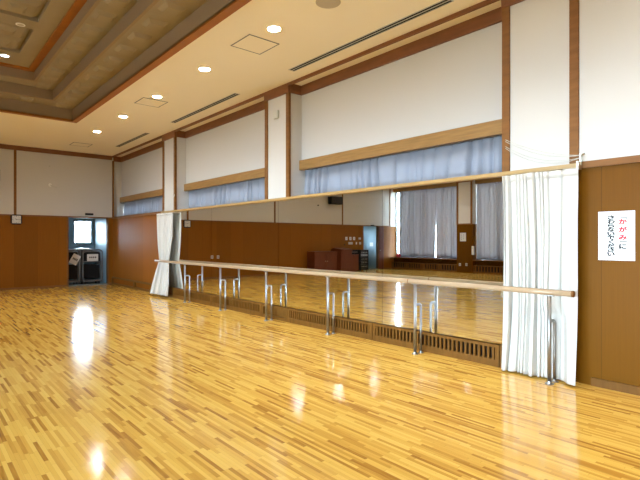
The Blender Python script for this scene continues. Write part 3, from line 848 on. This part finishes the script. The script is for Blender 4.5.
# equipment rack
x0, x1, y0, y1 = -6.92, -6.34, YF-.62, YF-.05
t = thing('equipment_rack', 'black audio equipment rack seen in the mirror, next to the alcove', 'rack', ((x0+x1)/2, (y0+y1)/2, 0))
b = MB(); b.box(x0, y0, .06, x0+.03, y1, 1.06); b.box(x1-.03, y0, .06, x1, y1, 1.06); b.box(x0+.03, y0, .06, x1-.03, y1, .09); b.box(x0+.03, y0, 1.03, x1-.03, y1, 1.06); b.box(x0+.03, y1-.02, .09, x1-.03, y1, 1.03); b.build('frame', M['blackc'], t)
for k, (za, zb, m) in enumerate(((.86, 1.0, 'black'), (.74, .84, 'grey'), (.5, .70, 'black'), (.38, .48, 'black'), (.12, .34, 'black'))):
    b = MB(); b.box(x0+.035, y0+.02, za, x1-.035, y1-.05, zb, 0, .004); u = b.build('audio_unit', M[m], t)
    for j in range(4):
        q = MB(); q.lathe((x0+.12+.11*j, y0+.0, (za+zb)/2), [(.014, 0), (.016, .02)], 10, axis='y'); q.build('knob', M['lgrey'], u)
for xx in (x0+.06, x1-.06):
    for yy in (y0+.06, y1-.06):
        b = MB(); b.lathe((xx-.015, yy, .03), [(.03, 0), (.03, .03)], 12, axis='x'); b.tube([(xx, yy, .03), (xx, yy, .065)], .01, 8); b.build('caster', M['black'], t)

# ------------------------------------------------------------------ folding chair trolleys in the alcoves
def rrect(x0, x1, z0, z1, y, r, n=5):
    P = []
    for cx, cz, a0 in ((x1-r, z1-r, 0), (x0+r, z1-r, 90), (x0+r, z0+r, 180), (x1-r, z0+r, 270)):
        for i in range(n+1):
            a = math.radians(a0+90*i/n); P.append((cx+r*math.cos(a), y, cz+r*math.sin(a)))
    return P
def trolley(x0, x1, y0, y1, zt, label):
    t = thing('chair_trolley', label, 'trolley', ((x0+x1)/2, (y0+y1)/2, 0), 'tube-framed chair trolleys in the alcove')
    b = MB(); b.tube(rrect(x0, x1, .13, zt, y0, .10), .018, 10, closed=True)
    b.tube([(x0+.02, y0, zt*.66), (x1-.02, y0, zt*.66)], .014, 8); b.build('front_hoop', M['grey'], t)
    b = MB(); b.tube(rrect(x0, x1, .13, zt, y1, .10), .018, 10, closed=True); b.build('rear_hoop', M['grey'], t)
    b = MB(); b.box(x0+.0, y0, .10, x1-.0, y1, .13); b.build('base_tray', M['grey'], t)
    for xx in (x0+.08, x1-.08):
        for yy in (y0+.08, y1-.08):
            b = MB(); b.lathe((xx-.014, yy, .045), [(.045, 0), (.045, .028)], 14, axis='x'); b.box(xx-.02, yy-.02, .06, xx+.02, yy+.02, .10); b.build('caster', M['black'], t)
def folded_chair(x0, x1, y, zb, zt, label):
    t = thing('folding_chair', label, 'chair', ((x0+x1)/2, y, zb), 'folded chairs stored on the trolleys')
    b = MB(); b.tube(rrect(x0, x1, zb+.012, zt, y, .09), .011, 8, closed=True); b.build('frame', M['grey'], t)
    b = MB(); b.box(x0+.03, y-.02, zb+.08, x1-.03, y+.02, zb+.56, 0, .012); b.build('seat', M['blackc'], t)
    b = MB(); b.box(x0+.02, y-.018, zt-.36, x1-.02, y+.022, zt-.02, 0, .014); b.build('backrest', M['blackc'], t)
def sheet(x, y, z, w, h, rot, label, cat='paper'):
    t = thing('paper_notice', label, cat, (x, y, z), 'paper notices on the trolleys')
    b = MB(); c, s = math.cos(rot), math.sin(rot)
    def P(u, v, d): return (x+u*c-v*s, y+d, z+u*s+v*c)
    def slab(mb, u0, v0, u1, v1, d0, d1):
        A = [P(u0,v0,d0), P(u1,v0,d0), P(u1,v1,d0), P(u0,v1,d0)]; B = [P(u0,v0,d1), P(u1,v0,d1), P(u1,v1,d1), P(u0,v1,d1)]
        mb.face(A); mb.face(B[::-1])
        for k in range(4): mb.face([A[k], A[(k+1)%4], B[(k+1)%4], B[k]])
    slab(b, -w/2, -h/2, w/2, h/2, -.002, .002); b.build('sheet', M['paper'], t)
    k = MB()
    for j in range(4): slab(k, -w*.3+w*.17*j, -h*.08, -w*.3+w*.17*j+w*.1, h*.14, -.0035, -.002)
    k.build('writing', M['inkk'], t)
ty0 = YF+.30
trolley(3.80, 4.42, ty0, ty0+.55, 1.20, 'tube-framed chair trolley by the alcove jamb, with the tilted paper notice')
trolley(4.52, 5.14, ty0, ty0+.55, 1.20, 'tube-framed chair trolley in the alcove corner, with the level paper notice')
nm = ['front', 'second', 'third', 'rearmost']
for x0, x1, w in ((3.83, 4.39, 'with the tilted notice'), (4.55, 5.11, 'with the level notice')):
    for k in range(4):
        folded_chair(x0, x1, ty0+.09+.12*k, .131, 1.13+.02*k, '%s black folded chair on the trolley %s' % (nm[k], w))
sheet(4.26, ty0-.03, .88, .25, .34, -.5, 'tilted white paper notice hung on the trolley by the alcove jamb')
sheet(4.82, ty0-.03, .93, .36, .24, 0, 'level white paper notice hung on the trolley in the alcove corner')
# cloth lying over the chairs
b = MB()
nx, ny = 14, 8
for j in range(ny+1):
    for i in range(nx+1):
        u, v = i/nx, j/ny
        b.v.append((4.36+.50*u, ty0+.02+.5*v, 1.222+.025*math.sin(u*9+1)*math.sin(v*7)+.02*math.sin(u*4)))
for j in range(ny):
    for i in range(nx):
        q = j*(nx+1)+i; b.f.append((q, q+1, q+nx+2, q+nx+1)); b.mi.append(0); b.sm.append(True)
tag(thicken(b.build('plastic_sheet', M['white'], origin='base'), .006), 'crumpled whitish sheet lying on top of the chair trolleys', 'sheet')
# chairs with blue seats in the mirrored alcove
def stacked_seat(x, y, label):
    t = thing('folding_chair', label, 'chair', (x, y, 0), 'blue-seated chairs in the mirrored alcove')
    for sx in (-.2, .2):
        b = MB(); b.tube([(x+sx, y-.18, .002), (x+sx, y+.05, .5), (x+sx, y+.2, .86)], .012, 8); b.build('leg', M['steel'], t)
        b = MB(); b.tube([(x+sx*.9, y+.22, .002), (x+sx*.9, y-.12, .46)], .012, 8); b.build('leg', M['steel'], t)
    b = MB(); b.box(x-.2, y-.22, .44, x+.2, y+.12, .48, 0, .012); b.build('seat', M['bluevinyl'], t)
    b = MB(); b.box(x-.2, y+.12, .66, x+.2, y+.16, .86, 0, .012); b.build('backrest', M['bluevinyl'], t)
stacked_seat(-7.50, YF+.5, 'blue-seated chair seen in the mirror, standing just inside the alcove')
stacked_seat(-7.96, YF+.9, 'blue-seated chair seen in the mirror, deeper inside the alcove')
x = BX0
t = thing('paper_notice', 'white notice seen in the mirror, on the alcove side wall', 'paper', (BX0, YF+.45, 1.25))
b = MB(); b.box(BX0+.001, YF+.33, 1.22, BX0+.004, YF+.57, 1.42); b.build('sheet', M['paper'], t)
# door leaf beside the mirrored alcove
d = MB(); d.box(-8.72, YF-.045, .02, BX0-.06, YF-.022, 2.26); dl = struct(d.build('door_1', M['mahog']))
k = MB(); k.lathe((BX0-.13, YF-.09, 1.0), [(.025, 0), (.028, .02), (.01, .025), (.01, .045)], 12, axis='y'); k.build('door_handle', M['steel'], dl)

# ------------------------------------------------------------------ ceiling fittings
def downlight(x, y, z, label, r=.085, group='round downlights in the flat ceiling border'):
    t = thing('downlight', label, 'ceiling light', (x, y, z), group)
    b = MB(); n = 28
    prof = [(r+.022, 0), (r+.022, -.007), (r+.004, -.012), (r, -.004)]
    rr = []
    for rad, h in prof:
        rr.append(len(b.v)); b.v += [(x+rad*math.cos(2*PI*j/n), y+rad*math.sin(2*PI*j/n), z+h) for j in range(n)]
    for i in range(3):
        for j in range(n): b.f.append((rr[i]+j, rr[i]+(j+1)%n, rr[i+1]+(j+1)%n, rr[i+1]+j)); b.mi.append(0); b.sm.append(False)
    b.build('ring', M['trimring'], t)
    l = MB(); l.lathe((x, y, z-.008), [(r*.7, -.006), (r, 0), (r, .0075)], 28); l.build('lens', M['lamp'], t)
    return t
first = None
row = ['largest round downlight beside the nearest square hatch', 'second round downlight along the side row', 'third round downlight along the side row, beside the second hatch', 'fourth round downlight along the side row', 'round downlight at the corner of the ceiling border']
for k, y in enumerate((5.47, 7.53, 9.6, 11.65, 13.72)):
    if first is None: first = downlight(3.85, y, ZC, row[k])
    else: dup(first, (3.85, y, ZC), row[k])
for y in (3.4, 1.35, -.7, -2.75): dup(first, (3.85, y, ZC), 'round downlight of the side row, overhead and out of the picture')
for x in (-.25, -2.3, -4.35):
    dup(first, (x, 13.98, ZC), 'round downlight of the far row, seen only as a gleam in mirror and floor')
for y in (13.72, 11.65):
    dup(first, (-7.75, y, ZC), 'round downlight of the row over the left windows, out of the picture')
for x, y in [(3.85, q) for q in (-2.75, -.7, 1.35, 3.4, 5.47, 7.53, 9.6, 11.65, 13.72)] + [(q, 13.98) for q in (-.25, -2.3, -4.35)] + [(-7.75, q) for q in (13.72, 11.65)]:
    l = bpy.data.lights.new('downlight_lamp', 'SPOT'); l.energy = 17; l.color = (1, .93, .82); l.spot_size = math.radians(125); l.spot_blend = .7; l.shadow_soft_size = .07
    o = bpy.data.objects.new('downlight_lamp', l); COL.objects.link(o); o.location = (x, y, ZC-.03)
inner = downlight(1.44, 11.26, ZT3, 'round downlight in the coffer near its wooden corner', r=.07, group='downlights in the coffer')
inner2 = downlight(1.44, 9.48, ZT3, 'unlit small round lamp in the coffer between embossed squares', r=.05, group='downlights in the coffer')
for q in (inner, inner2):
    for ch in q.children:
        if ch.name.startswith('lens'): ch.data.materials[0] = M['lampdim'] if q is inner else M['speaker']

def slot_vent(x, y0, y1, label):
    t = thing('slot_diffuser', label, 'vent', (x, (y0+y1)/2, ZC), 'long slot diffusers in the ceiling')
    f = MB()
    for dx in (-.062, -.006, .050): f.box(x+dx, y0, ZC-.009, x+dx+.012, y1, ZC-.0005)
    f.box(x-.05, y0, ZC-.009, x+.05, y0+.012, ZC-.0005); f.box(x-.05, y1-.012, ZC-.009, x+.05, y1, ZC-.0005); f.build('frame', M['lgrey'], t)
    k = MB(); k.box(x-.05, y0+.012, ZC-.004, x-.006, y1-.012, ZC-.0005); k.box(x+.006, y0+.012, ZC-.004, x+.05, y1-.012, ZC-.0005); k.build('slots', M['dark'], t)
slot_vent(5.02, 3.40, 6.62, 'longest dark double slot diffuser in the ceiling over the nearest window')
slot_vent(4.99, 8.36, 11.45, 'dark slot diffuser in the ceiling over the middle window')
slot_vent(4.95, 13.0, 15.5, 'short-looking dark slot diffuser in the ceiling near the far corner')
def hatch(x, y, w, d, label):
    t = thing('ceiling_hatch', label, 'hatch', (x, y, ZC), 'square access hatches in the ceiling')
    f = MB(); o = (x-w/2, y-d/2, x+w/2, y+d/2); ring(f, o, inset(o, .016), ZC-.006, ZC-.0005, 0); f.build('frame', M['grey'], t)
    p = MB(); p.box(x-w/2+.018, y-d/2+.018, ZC-.005, x+w/2-.018, y+d/2-.018, ZC-.0005); p.build('lid', M['ceil'], t)
hatch(3.95, 6.11, .53, .53, 'square access hatch outlined in grey beside the largest downlight')
hatch(3.92, 10.1, .53, .53, 'square access hatch outlined in grey beside the third downlight')
hatch(4.0, 15.9, .53, .53, 'square access hatch outlined in grey near the far cornice')
t = thing('ceiling_speaker', 'round grey-beige speaker cover flush in the ceiling', 'speaker', (3.93, 4.43, ZC))
b = MB(); b.lathe((3.93, 4.43, ZC-.012), [(.145, 0), (.155, .004), (.155, .0115)], 32); b.build('cover', M['speaker'], t)

# ------------------------------------------------------------------ daylight: sky, and portals in the window openings
w = bpy.data.worlds.new('sky'); sc.world = w; w.use_nodes = True
N, L = w.node_tree.nodes, w.node_tree.links
bg = N['Background']
tc = N.new('ShaderNodeTexCoord'); sp = N.new('ShaderNodeSeparateXYZ'); L.new(tc.outputs['Generated'], sp.inputs[0])
rp = N.new('ShaderNodeValToRGB'); L.new(sp.outputs['Z'], rp.inputs[0])
cr = rp.color_ramp
mr = N.new('ShaderNodeMapRange'); mr.inputs[1].default_value = -1; mr.inputs[2].default_value = 1; L.new(sp.outputs['Z'], mr.inputs[0]); L.new(mr.outputs[0], rp.inputs[0])
cr.elements[0].position = .47; cr.elements[0].color = (.10, .10, .095, 1)
cr.elements[1].position = .505; cr.elements[1].color = (.75, .96, 1.2, 1)
e = cr.elements.new(.58); e.color = (.64, .78, .92, 1)
e = cr.elements.new(.70); e.color = (.36, .43, .50, 1)
e = cr.elements.new(1.0); e.color = (.26, .34, .44, 1)
L.new(rp.outputs[0], bg.inputs['Color']); bg.inputs['Strength'].default_value = 10.5
def portal(name, loc, rot, sx, sy):
    l = bpy.data.lights.new(name, 'AREA'); l.shape = 'RECTANGLE'; l.size = sx; l.size_y = sy
    l.cycles.is_portal = True
    o = bpy.data.objects.new(name, l); COL.objects.link(o); o.location = loc; o.rotation_euler = rot
for (y0, y1), WZ1 in zip(LBAYS, WTOP): portal('window_portal', (XL-.58, (y0+y1)/2, (WZ0+WZ1)/2), (0, -PI/2, 0), WZ1-WZ0, y1-y0)
for y0, y1 in BAYS: portal('window_portal', (XR+.58, (y0+y1)/2, 2.57), (0, PI/2, 0), .34, y1-y0)
portal('window_portal', (4.8, 19.05, 1.83), (-PI/2, 0, 0), .7, .9)
portal('window_portal', (-7.6, 19.05, 1.72), (-PI/2, 0, 0), .85, 1.1)

# ------------------------------------------------------------------ camera and view
cam = bpy.data.cameras.new('camera'); co = bpy.data.objects.new('camera', cam); COL.objects.link(co)
co.location = (0, 0, 1.5); co.rotation_euler = (PI/2, 0, -math.radians(40.6))
cam.sensor_width = 36; cam.lens = 27; cam.clip_start = .05; cam.clip_end = 200
cam.shift_y = 0.0016
sc.camera = co
sc.view_settings.view_transform = 'Standard'; sc.view_settings.look = 'None'
sc.view_settings.gamma = 1; sc.view_settings.use_curve_mapping = False
sc.view_settings.exposure = 2.88
